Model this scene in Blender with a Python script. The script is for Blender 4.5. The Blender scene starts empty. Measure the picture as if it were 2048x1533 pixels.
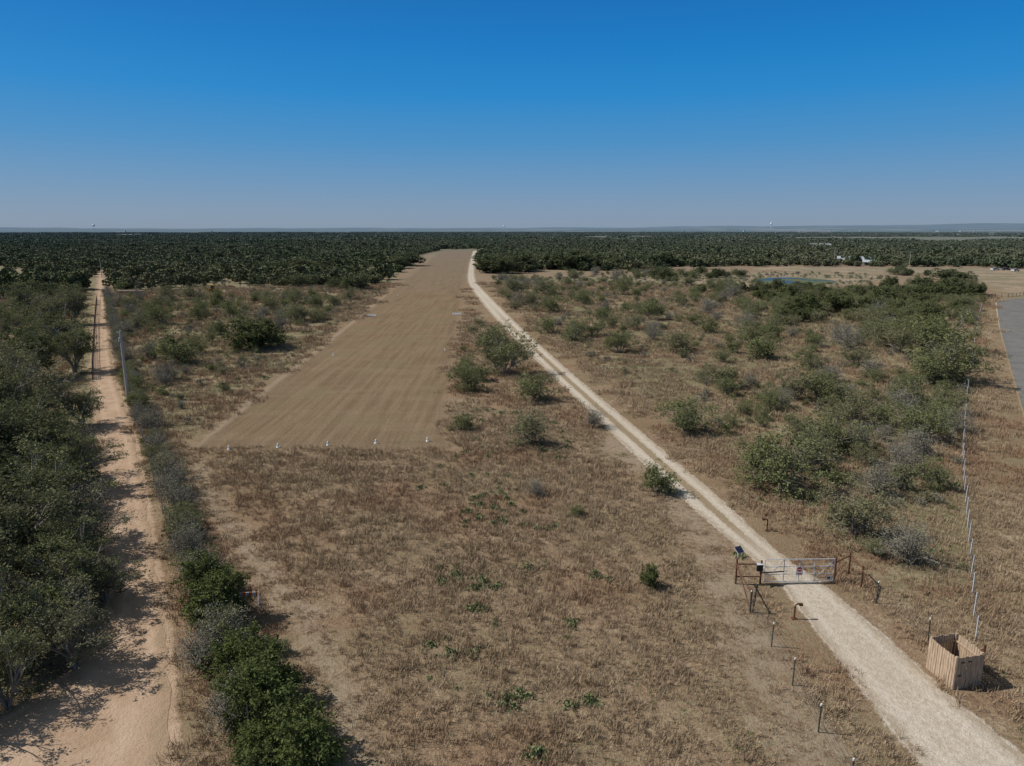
import bpy, math, numpy as np
from mathutils import Vector
# ------------------------------------------------------------------ survey
F=1420.0; CU,CV=1024.0,766.5; H=22.0
PITCH=math.atan((766.5-459)/F); cp,sp=math.cos(PITCH),math.sin(PITCH)
def G(u,v):
    yc=(v-CV)/F; t=H/(sp+yc*cp); return ((u-CU)/F*t, t*(cp-yc*sp))
def T(v): return H/(sp+(v-CV)/F*cp)
def hat(y,vt):
    yc=(vt-CV)/F; return H-y*(sp+yc*cp)/(cp-yc*sp)
def toimg(P):
    x,y=P[:,0],P[:,1]; d=y*cp+H*sp; return CU+F*x/d, CV+F*(H*cp-y*sp)/d
rng=np.random.default_rng(11)
scene=bpy.context.scene; COL=scene.collection
# ------------------------------------------------------------------ node helpers
class NT:
    def __init__(s,name,world=False):
        s.m=bpy.data.worlds.new(name) if world else bpy.data.materials.new(name)
        s.m.use_nodes=True; s.nt=s.m.node_tree; s.nt.nodes.clear()
    def n(s,t,ins=None,**props):
        nd=s.nt.nodes.new(t)
        for k,v in props.items(): setattr(nd,k,v)
        for k,v in (ins or {}).items():
            if isinstance(v,bpy.types.NodeSocket): s.nt.links.new(v,nd.inputs[k])
            else: nd.inputs[k].default_value=v
        return nd
    def mix(s,f,a,b):
        c=lambda q:q if isinstance(q,bpy.types.NodeSocket) else (q[0],q[1],q[2],1)
        return s.n('ShaderNodeMix',{0:f,6:c(a),7:c(b)},data_type='RGBA').outputs[2]
    def math(s,op,a,b=0.0,clamp=False):
        return s.n('ShaderNodeMath',{0:a,1:b},operation=op,use_clamp=clamp).outputs[0]
    def noise(s,vec,scale,detail=3,rough=.55,dist=0):
        return s.n('ShaderNodeTexNoise',{'Vector':vec,'Scale':scale,'Detail':detail,'Roughness':rough,'Distortion':dist}).outputs[0]
    def rng(s,v,a,b,c=0.0,d=1.0,smooth=True):
        return s.n('ShaderNodeMapRange',{0:v,1:a,2:b,3:c,4:d},interpolation_type='SMOOTHSTEP' if smooth else 'LINEAR').outputs[0]
    def pos(s): return s.n('ShaderNodeNewGeometry').outputs['Position']
    def attr(s,name): return s.n('ShaderNodeAttribute',attribute_name=name)
    def sep(s,v): return s.n('ShaderNodeSeparateColor',{0:v}).outputs
    def out(s,sh): s.n('ShaderNodeOutputMaterial',{0:sh})
    def bsdf(s,col,rough=.9,bump=None,metal=0.0,spec=.2):
        ins={'Base Color':col if isinstance(col,bpy.types.NodeSocket) else (*col,1),'Roughness':rough,'Metallic':metal,'Specular IOR Level':spec}
        if bump is not None: ins['Normal']=bump
        return s.n('ShaderNodeBsdfPrincipled',ins).outputs[0]
    def diffuse(s,col,bump=None):
        ins={0:col}
        if bump is not None: ins['Normal']=bump
        return s.n('ShaderNodeBsdfDiffuse',ins).outputs[0]
    def bump(s,h,st=.5,d=.1): return s.n('ShaderNodeBump',{'Height':h,'Strength':st,'Distance':d}).outputs[0]
    def haze(s,col,lo=250.,hi=9000.,mx=.9):  # aerial haze painted into the base colour, bluer with distance from origin
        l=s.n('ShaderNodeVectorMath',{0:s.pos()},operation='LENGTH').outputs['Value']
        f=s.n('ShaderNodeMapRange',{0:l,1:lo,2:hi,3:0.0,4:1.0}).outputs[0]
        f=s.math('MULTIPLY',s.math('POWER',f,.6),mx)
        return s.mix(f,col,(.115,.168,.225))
# ------------------------------------------------------------------ ground material
def ground_core(s,P,zA,zB):
    n0=s.noise(P,.02,3,.6); n1=s.noise(P,.07,4,.6); n2=s.noise(P,.45,4,.68); n3=s.noise(P,2.6,4,.75); n4=s.noise(P,8.,3,.8)
    mixn=s.math('ADD',s.math('MULTIPLY',n2,.4),s.math('MULTIPLY',n3,.6))
    fld=s.mix(s.rng(mixn,.38,.5),(.125,.085,.053),(.232,.164,.103))
    fld=s.mix(s.rng(mixn,.50,.64),fld,(.345,.262,.172))
    fld=s.mix(s.math('MULTIPLY',s.rng(n1,.46,.62),.6),fld,(.225,.14,.087))
    fld=s.mix(s.math('MULTIPLY',s.rng(n0,.5,.62),.35),fld,(.29,.228,.15))
    fld=s.mix(s.math('MULTIPLY',s.rng(n4,.53,.66),.6),fld,(.075,.056,.037))
    fld=s.mix(s.math('MULTIPLY',s.rng(n4,.46,.34),.55),fld,(.40,.315,.21))
    gsel=s.math('MULTIPLY',s.rng(s.noise(P,.11,3),.46,.58),s.rng(n3,.45,.6))
    fld=s.mix(s.math('MULTIPLY',gsel,.5),fld,(.135,.135,.068))
    A=s.sep(zA); B=s.sep(zB)
    def edge(m,k=.5,lo=.42,hi=.58):
        j=s.math('ADD',s.math('MULTIPLY',s.math('SUBTRACT',n2,.5),k),s.math('MULTIPLY',s.math('SUBTRACT',n3,.5),k*1.2))
        return s.rng(s.math('ADD',m,j),lo,hi)
    scr=s.mix(s.rng(n2,.4,.62),(.19,.145,.088),(.305,.24,.155))
    scr=s.mix(s.math('MULTIPLY',s.rng(n3,.43,.58),.65),scr,(.14,.145,.07))
    scr=s.mix(s.math('MULTIPLY',s.rng(n4,.5,.66),.6),scr,(.075,.065,.038))
    scr=s.mix(s.math('MULTIPLY',s.rng(n1,.52,.64),.5),scr,(.335,.255,.17))
    scr=s.mix(s.math('MULTIPLY',s.rng(n1,.48,.38),.5),scr,(.155,.155,.078))
    col=s.mix(edge(B[0],.9,.35,.65),fld,scr)
    bare=s.mix(s.rng(n2,.35,.65),(.24,.175,.112),(.34,.262,.18))
    bare=s.mix(s.math('MULTIPLY',s.rng(n1,.42,.56),.65),bare,(.155,.145,.08))
    col=s.mix(edge(B[1],.8,.35,.65),col,bare)
    worn=s.mix(n3,(.20,.155,.108),(.37,.295,.21))
    col=s.mix(s.math('MULTIPLY',edge(B[2],.9,.3,.7),.65),col,worn)
    mp=s.n('ShaderNodeMapping',{0:P,'Rotation':(0,0,math.radians(ROWANG)),'Scale':(1.2,.035,1)}).outputs[0]
    r1=s.noise(mp,1.,3,.7)
    mp2=s.n('ShaderNodeMapping',{0:P,'Rotation':(0,0,math.radians(ROWANG)),'Scale':(.06,.22,1)}).outputs[0]
    r2=s.noise(mp2,1.,3,.65)
    mow=s.mix(s.rng(r1,.38,.62),(.148,.099,.06),(.222,.158,.10))
    mow=s.mix(s.math('MULTIPLY',s.rng(r2,.45,.66),.4),mow,(.255,.192,.122))
    mow=s.mix(s.math('MULTIPLY',s.rng(n2,.48,.62),.35),mow,(.125,.088,.055))
    mow=s.mix(s.math('MULTIPLY',s.rng(n3,.45,.60),.5),mow,(.105,.074,.046))
    mow=s.mix(s.math('MULTIPLY',s.rng(n1,.5,.64),.45),mow,(.158,.14,.078))
    mow=s.mix(s.math('MULTIPLY',s.rng(n4,.5,.64),.6),mow,(.31,.235,.152))
    mow=s.mix(s.math('MULTIPLY',s.rng(n4,.46,.34),.6),mow,(.065,.048,.032))
    mow=s.mix(s.math('MULTIPLY',s.rng(n0,.5,.65),.35),mow,(.19,.122,.075))
    col=s.mix(s.math('MULTIPLY',edge(A[1],.45,.3,.7),.9),col,mow)
    dirt=s.mix(s.rng(n2,.3,.7),(.34,.232,.152),(.44,.315,.22))
    dirt=s.mix(s.math('MULTIPLY',s.rng(n4,.5,.7),.4),dirt,(.26,.185,.12))
    dirt=s.mix(s.math('MULTIPLY',s.rng(n1,.52,.66),.45),dirt,(.30,.225,.15))
    col=s.mix(edge(A[2],.5,.38,.6),col,dirt)
    grav=s.mix(s.rng(n3,.35,.65),(.39,.325,.25),(.50,.435,.35))
    grav=s.mix(s.math('MULTIPLY',s.rng(n4,.5,.7),.4),grav,(.32,.26,.19))
    grav=s.mix(s.math('MULTIPLY',s.rng(n1,.48,.62),.4),grav,(.38,.31,.23))
    col=s.mix(edge(A[0],.55,.38,.62),col,grav)
    h=s.math('ADD',s.math('MULTIPLY',n3,.7),s.math('MULTIPLY',n4,.35))
    return col,h,(n0,n1,n2,n3,n4)
gA,gB=G(385,905),G(885,502)
ROWANG=math.degrees(math.atan2(gB[0]-gA[0],gB[1]-gA[1]))
def mat_ground():
    s=NT('ground_soil_and_dry_grass'); P=s.pos()
    col,h,ns=ground_core(s,P,s.attr('zoneA').outputs['Color'],s.attr('zoneB').outputs['Color'])
    r=s.n('ShaderNodeVectorMath',{0:P},operation='LENGTH').outputs['Value']
    fn=s.noise(P,.0011,6,.7); ff=s.noise(P,.02,2,.6); fm=s.noise(P,.0035,4,.7)
    far=s.mix(ff,(.03,.045,.018),(.075,.09,.04))
    far=s.mix(s.math('MULTIPLY',s.rng(fm,.48,.56),.7),far,(.13,.13,.07))
    x=s.n('ShaderNodeSeparateXYZ',{0:P}).outputs[0]
    fn2=s.math('ADD',fn,s.rng(x,-500,2500,0,.04))
    far=s.mix(s.rng(fn2,.57,.59),far,(.33,.275,.19))
    floor_=s.mix(s.rng(ns[2],.4,.6),(.085,.09,.042),(.20,.17,.105))
    far=s.mix(s.rng(r,4600,3800),far,floor_)
    col=s.mix(s.rng(r,500,900),col,far)
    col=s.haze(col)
    s.out(s.diffuse(col,s.bump(h,.9,.22))); return s.m
M_GROUND=mat_ground()
def const_zone(name,A,B,extra=None):
    s=NT(name); P=s.pos()
    za=s.n('ShaderNodeCombineColor',{0:A[0],1:A[1],2:A[2]}).outputs[0]
    zb=s.n('ShaderNodeCombineColor',{0:B[0],1:B[1],2:B[2]}).outputs[0]
    col,h,ns=ground_core(s,P,za,zb)
    if extra: col=extra(s,col,P,ns)
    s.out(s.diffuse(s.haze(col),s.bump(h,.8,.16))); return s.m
def road_centre(s,col,P,ns):
    a=s.attr('across').outputs['Fac']; y=s.n('ShaderNodeSeparateXYZ',{0:P}).outputs[1]
    c=s.math('ADD',s.rng(a,.45,.05),s.math('MULTIPLY',s.math('SUBTRACT',ns[3],.5),2.2))
    w=s.math('MULTIPLY',s.rng(c,.35,.65),s.math('MULTIPLY',s.rng(y,42,52),s.rng(y,230,120)))
    col=s.mix(s.math('MULTIPLY',w,.9),col,(.24,.18,.11))
    e=s.math('MULTIPLY',s.rng(s.math('ADD',a,s.math('MULTIPLY',s.math('SUBTRACT',ns[2],.5),.9)),.7,1.05),.7)
    col=s.mix(e,col,(.29,.225,.155))
    rut=s.math('MULTIPLY',s.rng(s.math('ABSOLUTE',s.math('SUBTRACT',a,.55)),.2,.0),.35)
    return s.mix(rut,col,(.53,.465,.38))
def dirt_ruts(s,col,P,ns):
    a=s.attr('across').outputs['Fac']
    rut=s.math('MULTIPLY',s.rng(s.math('ABSOLUTE',s.math('SUBTRACT',a,.5)),.22,.0),.4)
    col=s.mix(rut,col,(.47,.345,.245))
    e=s.math('MULTIPLY',s.rng(s.math('ADD',a,s.math('MULTIPLY',s.math('SUBTRACT',ns[2],.5),1.4)),.65,1.0),.6)
    return s.mix(e,col,(.24,.175,.11))
M_GRAVEL=const_zone('pale_caliche_gravel',(1,0,0),(0,0,0),road_centre)
M_DIRT=const_zone('red_dirt',(0,0,1),(0,0,0),dirt_ruts)
M_MOWN=const_zone('mown_dry_grass',(0,1,0),(0,0,0))
def mat_asphalt():
    s=NT('worn_asphalt'); P=s.pos(); n=s.noise(P,6,4,.7); m=s.noise(P,.25,4,.6)
    c=s.mix(s.rng(n,.35,.65),(.125,.12,.11),(.20,.193,.18)); c=s.mix(s.math('MULTIPLY',s.rng(m,.4,.65),.5),c,(.11,.105,.10))
    s.out(s.diffuse(c,s.bump(n,.5,.02))); return s.m
M_ASPH=mat_asphalt()
def simple(name,c1,c2=None,scale=4.,rough=.7,metal=0.,st=(1,1,1),bmp=0.):
    s=NT(name); c2=c2 or tuple(x*.7 for x in c1)
    oc=s.n('ShaderNodeTexCoord').outputs['Object']
    v=s.n('ShaderNodeMapping',{0:oc,'Scale':st}).outputs[0]
    n=s.noise(v,scale,3,.6)
    s.out(s.bsdf(s.mix(s.rng(n,.3,.7),c2,c1),rough,s.bump(n,bmp,.02) if bmp else None,metal)); return s.m
M_RUST=simple('rusty_steel',(.15,.065,.035),(.07,.035,.02),8)
M_GALV=simple('galvanised_steel',(.56,.57,.58),(.42,.43,.44),10,.5,0)
M_GWIRE=simple('gate_mesh_wire',(.34,.34,.34),(.26,.26,.26),10,.5,0)
M_WIRE=simple('fence_wire',(.16,.15,.14),(.11,.10,.09),10,.6,.2)
M_TPOST=simple('dark_green_steel_post',(.06,.07,.055),(.04,.045,.035),8)
M_WHITE=simple('white_paint',(.8,.8,.78),(.62,.61,.58),6)
M_BLACK=simple('black_plastic',(.03,.03,.032),(.02,.02,.02),5,.5)
M_RED=simple('red_paint',(.55,.03,.03),(.45,.03,.03),5)
M_ORANGE=simple('orange_paint',(.75,.16,.03),(.6,.13,.03),5)
M_PICKET=simple('weathered_pickets',(.50,.375,.26),(.28,.20,.135),3,.85,0,(7,7,.6),.3)
M_POLE=simple('weathered_utility_pole',(.44,.42,.39),(.31,.29,.26),3,.85,0,(5,5,.4))
M_WOOD=simple('dark_rail_wood',(.10,.075,.055),(.06,.045,.03),5)
M_YEL=simple('yellow_machine_paint',(.7,.42,.04),(.5,.28,.03),3)
M_ROOF=simple('metal_roof',(.40,.43,.46),(.32,.35,.38),.5,.6,0)
M_WALL=simple('tan_siding',(.30,.27,.225),(.24,.215,.18),.6)
M_FARW=simple('far_pale_walls',(.40,.41,.42),(.30,.31,.33),.01)
M_GLASS=simple('dark_glass',(.03,.04,.05),(.02,.03,.04),2,.1)
M_SOLAR=simple('solar_cells',(.03,.035,.06),(.02,.025,.045),5,.35)
def mat_water():
    s=NT('pond_water'); P=s.pos(); n=s.noise(P,1.2,4)
    alg=s.rng(s.noise(P,.09,5,.6),.42,.54)
    c=s.mix(alg,(.03,.045,.05),(.10,.11,.05))
    b=s.n('ShaderNodeBsdfPrincipled',{'Base Color':c,'Roughness':s.math('ADD',s.math('MULTIPLY',alg,.6),.25),'Normal':s.bump(n,.8,.14),'IOR':1.33,'Specular IOR Level':.25})
    s.out(b.outputs[0]); return s.m
M_WATER=mat_water()
def mat_leaf(name,ca,cb,cc,trans=.2,wide=0.):
    s=NT(name); t=s.attr('tint').outputs['Fac']; r=s.n('ShaderNodeObjectInfo').outputs['Random']
    c=s.mix(s.rng(t,0.,1.,smooth=False),ca,cb)
    c=s.mix(s.math('MULTIPLY',s.rng(r,.2,1.),.7),c,cc)
    if wide:
        n=s.noise(s.pos(),.009,3,.65)
        c=s.mix(s.math('MULTIPLY',s.rng(n,.5,.62),wide),c,(.165,.155,.09)); c=s.mix(s.math('MULTIPLY',s.rng(n,.48,.38),wide),c,(.055,.078,.033))
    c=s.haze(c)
    if trans==0: s.out(s.diffuse(c)); return s.m
    d=s.diffuse(c); tr=s.n('ShaderNodeBsdfTranslucent',{0:c}).outputs[0]
    s.out(s.n('ShaderNodeMixShader',{0:trans,1:d,2:tr}).outputs[0]); return s.m
L_OAK=mat_leaf('oak_leaves',(.082,.094,.038),(.165,.172,.08),(.155,.15,.085))
L_BIG=mat_leaf('large_mesquite_leaves',(.11,.118,.05),(.21,.212,.105),(.205,.19,.12))
L_OAKD=mat_leaf('dark_oak_leaves',(.065,.08,.032),(.14,.155,.066),(.125,.13,.062))
L_MES=mat_leaf('mesquite_leaves',(.118,.13,.052),(.222,.232,.108),(.225,.205,.122))
L_JUN=mat_leaf('juniper_leaves',(.065,.085,.027),(.145,.168,.06),(.115,.125,.05))
L_GRY=mat_leaf('grey_brush_leaves',(.15,.14,.103),(.255,.24,.185),(.19,.178,.132),0)
L_FAR=mat_leaf('woodland_leaves',(.075,.092,.037),(.16,.175,.073),(.155,.15,.078),0,.6)
L_PEAR=mat_leaf('prickly_pear_pads',(.12,.15,.065),(.22,.25,.12),(.18,.20,.10),0)
L_WEED=mat_leaf('green_weeds',(.12,.145,.06),(.21,.225,.11),(.17,.18,.09),0)
def mat_grass():
    s=NT('dry_grass_blades'); P=s.pos(); t=s.attr('tint').outputs['Fac']; n=s.noise(P,.07,4,.6)
    c=s.mix(t,(.18,.124,.076),(.48,.37,.245)); c=s.mix(s.math('MULTIPLY',s.rng(n,.46,.62),.6),c,(.29,.175,.108))
    s.out(s.diffuse(c)); return s.m
M_GRASS=mat_grass()
M_BARK=simple('bark',(.17,.145,.12),(.09,.075,.06),6,.9)
M_TWIG=simple('grey_twigs',(.30,.265,.22),(.19,.165,.135),6,.9)
# ------------------------------------------------------------------ mesh helpers
def quadmesh(name,V,Q,mi,mats,tint=None,smooth=False):
    me=bpy.data.meshes.new(name); V=np.asarray(V,dtype=np.float32); Q=np.asarray(Q,dtype=np.int32)
    me.vertices.add(len(V)); me.vertices.foreach_set('co',V.ravel())
    me.loops.add(Q.size); me.loops.foreach_set('vertex_index',Q.ravel())
    me.polygons.add(len(Q)); me.polygons.foreach_set('loop_start',np.arange(0,Q.size,4,dtype=np.int32))
    if mi is not None: me.polygons.foreach_set('material_index',np.asarray(mi,dtype=np.int32))
    me.polygons.foreach_set('use_smooth',np.full(len(Q),smooth))
    for m in mats: me.materials.append(m)
    if tint is not None:
        a=me.attributes.new('tint','FLOAT','POINT'); a.data.foreach_set('value',np.asarray(tint,dtype=np.float32))
    me.update(calc_edges=True); return me
def add(name,me,loc=(0,0,0),rz=0,sc=1,parent=None):
    o=bpy.data.objects.new(name,me); o.location=loc; o.rotation_euler=(0,0,rz)
    o.scale=(sc,sc,sc) if not hasattr(sc,'__len__') else sc
    COL.objects.link(o)
    if parent: o.parent=parent
    return o
class B:
    def __init__(s): s.v=[]; s.f=[]; s.m=[]; s.mats=[]
    def mi(s,m):
        if m not in s.mats: s.mats.append(m)
        return s.mats.index(m)
    def box(s,c,d,m,rz=0,rx=0):
        b=len(s.v); R=(__import__('mathutils').Euler((rx,0,rz))).to_matrix()
        for dz in (-.5,.5):
            for dx,dy in ((-.5,-.5),(.5,-.5),(.5,.5),(-.5,.5)):
                p=R@Vector((dx*d[0],dy*d[1],dz*d[2])); s.v.append((p.x+c[0],p.y+c[1],p.z+c[2]))
        for q in ((3,2,1,0),(4,5,6,7),(0,1,5,4),(1,2,6,5),(2,3,7,6),(3,0,4,7)): s.f.append([b+i for i in q]); s.m.append(s.mi(m))
    def tube(s,pts,r,m,n=8,cap=True):
        pts=[Vector(p) for p in pts]; rs=r if hasattr(r,'__len__') else [r]*len(pts); b=len(s.v)
        for i,p in enumerate(pts):
            d=(pts[min(i+1,len(pts)-1)]-pts[max(i-1,0)]).normalized()
            a=d.cross(Vector((0,0,1)) if abs(d.z)<.9 else Vector((1,0,0))).normalized(); c=d.cross(a)
            for k in range(n):
                t=2*math.pi*k/n; q=p+rs[i]*(math.cos(t)*a+math.sin(t)*c); s.v.append(tuple(q))
        for i in range(len(pts)-1):
            for k in range(n):
                s.f.append([b+i*n+k,b+i*n+(k+1)%n,b+(i+1)*n+(k+1)%n,b+(i+1)*n+k]); s.m.append(s.mi(m))
        if cap:
            s.f.append([b+k for k in range(n)]); s.m.append(s.mi(m))
            e=b+(len(pts)-1)*n; s.f.append([e+k for k in reversed(range(n))]); s.m.append(s.mi(m))
    def face(s,pts,m):
        b=len(s.v); s.v+= [tuple(p) for p in pts]; s.f.append(list(range(b,b+len(pts)))); s.m.append(s.mi(m))
    def done(s,name,loc=(0,0,0),rz=0,parent=None):
        me=bpy.data.meshes.new(name); me.from_pydata(s.v,[],s.f)
        for m in s.mats: me.materials.append(m)
        me.polygons.foreach_set('material_index',s.m); me.update()
        return add(name,me,loc,rz,1,parent)
# ------------------------------------------------------------------ layout
def catmull(P,n):
    P=np.asarray(P,float); m=len(P); out=[]
    for i in range(m-1):
        p0=P[max(i-1,0)];p1=P[i];p2=P[i+1];p3=P[min(i+2,m-1)]
        L=np.linalg.norm(p2-p1); t1=(p2-p0); t2=(p3-p1)
        t1=t1/(np.linalg.norm(t1)+1e-9)*L; t2=t2/(np.linalg.norm(t2)+1e-9)*L
        k=n[i] if hasattr(n,'__len__') else n
        for j in range(k):
            t=j/k; out.append((2*t**3-3*t**2+1)*p1+(t**3-2*t**2+t)*t1+(-2*t**3+3*t**2)*p2+(t**3-t**2)*t2)
    out.append(P[-1]); return np.array(out)
def pair_edges(rows,step=.5):
    L=[G(l,v) for v,l,r in rows]; R=[G(r,v) for v,l,r in rows]
    n=[int(max(3,min(60,np.linalg.norm(np.subtract(L[i],L[i+1]))/(step*max(1,L[i+1][1]/60))))) for i in range(len(L)-1)]
    return catmull(L,n),catmull(R,n)
DRIVE=[(502,946,956),(520,941,950),(540,937,948),(565,937,953),(600,960,985),(650,1002,1036),(700,1052,1090),(750,1102,1147),(800,1154,1205),(860,1216,1278),(925,1284,1354),(1000,1365,1444),(1060,1436,1507),(1110,1496,1565),(1165,1556,1642),(1200,1584,1684),(1280,1645,1780),(1345,1695,1848),(1430,1760,1948),(1533,1840,2080),(1700,1960,2350)]
DIRT=[(540,198,206),(560,195,208),(600,191,212),(640,187,217),(700,183,225),(760,179,236),(830,186,262),(900,196,280),(1000,200,300),(1080,206,312),(1180,214,330),(1280,190,345),(1380,90,352),(1460,-30,356),(1560,-160,356),(1750,-360,354)]
STRIP=[(502,886,944),(530,850,936),(570,803,925),(610,755,918),(655,700,911),(700,645,903),(760,566,892),(820,492,884),(870,428,884),(898,392,900)]
def poly_of(e): return np.vstack([e[0],e[1][::-1]])
eDrive,eDirt,eStrip=pair_edges(DRIVE),pair_edges(DIRT),pair_edges(STRIP,1.)
def gp(l): return np.array([G(*q) for q in l])
P_drive,P_dirt,P_strip=poly_of(eDrive),poly_of(eDirt),poly_of(eStrip)
P_asph=gp([(1992,606),(1998,650),(2012,705),(2030,770),(2048,832),(2085,930),(2150,1080),(2700,1080),(2560,800),(2300,640),(2200,596),(2048,597),(2010,600)])
P_pondtan=gp([(1370,562),(1400,550),(1520,545),(1700,546),(1780,554),(1740,566),(1640,575),(1520,576),(1420,572)])
P_pond=gp([(1500,560),(1530,556),(1600,556),(1655,560),(1672,565),(1640,569),(1590,569),(1530,567),(1508,564)])
P_bare1=gp([(1520,535),(1560,534),(1800,536),(2100,540),(2500,545),(2500,600),(2048,597),(1995,592),(1985,575),(1940,556),(1780,548),(1560,541),(1500,540)])
P_verge=gp([(1962,606),(1992,606),(1998,650),(2012,705),(2030,770),(2048,832),(2085,930),(2150,1080),(2500,1500),(2300,1500),(2048,1450),(1975,1250),(1950,1050),(1940,900),(1945,760)])
P_scrubR=gp([(985,560),(1440,545),(1960,610),(1935,900),(1935,1200),(1800,1190),(1700,1140),(1600,1040),(1470,900),(1200,740),(1010,590)])
P_scrubL=gp([(225,560),(840,500),(780,570),(640,680),(480,800),(360,880),(300,860),(245,700)])
P_leftw=gp([(-900,500),(198,540),(180,760),(200,900),(205,1080),(225,1200),(120,1380),(-900,1500)])
P_farS=gp([(893,500),(985,500),(948,508),(890,507)])
def sd(P,poly):
    P=np.asarray(P,float); n=len(poly)
    lo=poly.min(0)-8; hi=poly.max(0)+8
    sel=np.where((P[:,0]>lo[0])&(P[:,0]<hi[0])&(P[:,1]>lo[1])&(P[:,1]<hi[1]))[0]
    out=np.full(len(P),50.)
    if len(sel)==0: return out
    X=P[sel]; d=np.full(len(X),1e18); ins=np.zeros(len(X),bool)
    for i in range(n):
        a=poly[i];b=poly[(i+1)%n]; e=b-a; L=e@e
        if L<1e-12: continue
        w=X-a; t=np.clip((w@e)/L,0,1); q=w-t[:,None]*e; d=np.minimum(d,(q*q).sum(1))
        c=((a[1]<=X[:,1])&(b[1]>X[:,1]))|((b[1]<=X[:,1])&(a[1]>X[:,1]))
        xx=a[0]+(X[:,1]-a[1])*(e[0]/(e[1] if abs(e[1])>1e-12 else 1e-12)); ins^=(c&(X[:,0]<xx))
    d=np.sqrt(d); out[sel]=np.where(ins,-d,d); return out
def dline(P,l):
    d=np.full(len(P),1e18)
    for a,b in zip(l[:-1],l[1:]):
        e=b-a;L=e@e; w=P-a;t=np.clip((w@e)/L,0,1);q=w-t[:,None]*e; d=np.minimum(d,(q*q).sum(1))
    return np.sqrt(d)
def lown(P,s,k=0):
    x,y=P[:,0]*s,P[:,1]*s
    return .5+.25*np.sin(x*1.3+k+1.7*np.sin(y*.7+k))+.25*np.sin(y*1.1+2*k+1.5*np.sin(x*.9))
# ------------------------------------------------------------------ ground sheet
def make_ground():
    az=np.radians(np.concatenate([np.linspace(-180,-44,30)[:-1],np.linspace(-44,44,760),np.linspace(44,180,30)[1:-1]]))
    r=[.6]
    while r[-1]<19: r.append(r[-1]*1.14)
    while r[-1]<480: r.append(r[-1]*1.0085)
    while r[-1]<32000: r.append(r[-1]*1.02)
    r=np.array(r); na,nr=len(az),len(r)
    X=(r[:,None]*np.sin(az)[None,:]).ravel(); Y=(r[:,None]*np.cos(az)[None,:]).ravel()
    RR=np.repeat(r,na); AZ=np.tile(az,nr); P=np.stack([X,Y],1)
    hill=.35*lown(P,1/700.,1)+.25*lown(P,1/330.,4)+.4*lown(P,1/1900.,2)
    k=np.clip((RR-4700)/9000,0,1); k=k*k*(3-2*k); k2=np.clip((RR-4700)/1500,0,1)
    Z=k2*(hill-.35).clip(0)*22+k*(6+52*hill**1.4+np.clip(np.degrees(AZ)+2,0,40)/36*70)
    V=np.stack([X,Y,Z],1)
    i=np.arange(nr-1)[:,None]; j=np.arange(na)[None,:]; j2=(j+1)%na
    Q=np.stack([i*na+j,i*na+j2,(i+1)*na+j2,(i+1)*na+j],-1).reshape(-1,4)[:,::-1]
    me=quadmesh('ground',V,Q,None,[M_GROUND],smooth=True)
    def soft(poly,w): return np.clip(.5-sd(P,poly)/(2*w),0,1)
    wd=np.clip(RR/80,1,6)
    A=np.zeros((len(V),4),np.float32); Bz=np.zeros((len(V),4),np.float32); A[:,3]=Bz[:,3]=1
    A[:,0]=soft(P_drive,.5*wd); A[:,1]=soft(P_strip,1.1*wd); A[:,2]=soft(P_dirt,.8*wd)
    Bz[:,0]=np.maximum.reduce([soft(P_scrubR,4),soft(P_scrubL,3),soft(P_leftw,3)])
    Bz[:,1]=np.maximum.reduce([soft(P_pondtan,6),soft(P_bare1,7),soft(P_verge,1.5)*.48])
    near=RR<260
    tr=np.zeros(len(V)); Pn=P[near]
    lines=[(gp([(392,925),(410,985),(470,1070),(540,1150),(610,1240),(670,1350),(740,1533)]),1.1,.62),
           (gp([(1215,880),(1330,985),(1400,1060),(1450,1140),(1490,1250),(1560,1400),(1640,1560)]),2.0,.6),
           (gp([(400,893),(500,806),(640,698),(760,600),(850,525)]),.5,.9),
           (gp([(240,640),(300,790),(345,900),(375,960)]),.8,.55),
           (gp([(1360,1080),(1420,1160),(1440,1280),(1500,1450)]),.7,.5),
           (gp([(800,900),(905,893),(1100,930),(1290,945)]),.5,.45)]
    t=np.zeros(len(Pn))
    for l,w,s in lines: t=np.maximum(t,np.clip(1-dline(Pn,l)/(w*2),0,1)**.7*s)
    tr[near]=t; Bz[:,2]=tr
    for nm,D in (('zoneA',A),('zoneB',Bz)):
        a=me.attributes.new(nm,'FLOAT_COLOR','POINT'); a.data.foreach_set('color',D.ravel())
    add('ground',me)
make_ground()
def ribbon(name,e,z,mat,cols=10,inset=0.,jit=.12):
    L,R=e; n=len(L); c=np.linspace(0,1,cols+1); d=R-L
    jl=jit*(rng.random(n)-.5)*2; jr=jit*(rng.random(n)-.5)*2
    w=np.linalg.norm(d,axis=1)+1e-6
    a0=(inset+jl)/w; a1=1-(inset+jr)/w
    tt=a0[:,None]+(a1-a0)[:,None]*c[None,:]
    P=L[:,None,:]+d[:,None,:]*tt[:,:,None]
    V=np.concatenate([P,np.full((n,cols+1,1),z)],2).reshape(-1,3)
    i=np.arange(n-1)[:,None];j=np.arange(cols)[None,:];k=cols+1
    Q=np.stack([i*k+j,i*k+j+1,(i+1)*k+j+1,(i+1)*k+j],-1).reshape(-1,4)
    a,b,cc=V[Q[0,0]],V[Q[0,1]],V[Q[0,2]]
    if np.cross(b-a,cc-b)[2]<0: Q=Q[:,::-1]
    me=quadmesh(name,V,Q,None,[mat],smooth=True)
    at=me.attributes.new('across','FLOAT','POINT'); at.data.foreach_set('value',np.tile(np.abs(c*2-1),n).astype(np.float32))
    return add(name,me)
eStripIn=pair_edges([q for q in STRIP if q[0]<=870]+[(884,412,894)],1.)
ribbon('mown_grass_strip',eStripIn,.012,M_MOWN,8,1.3,.3)
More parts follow.
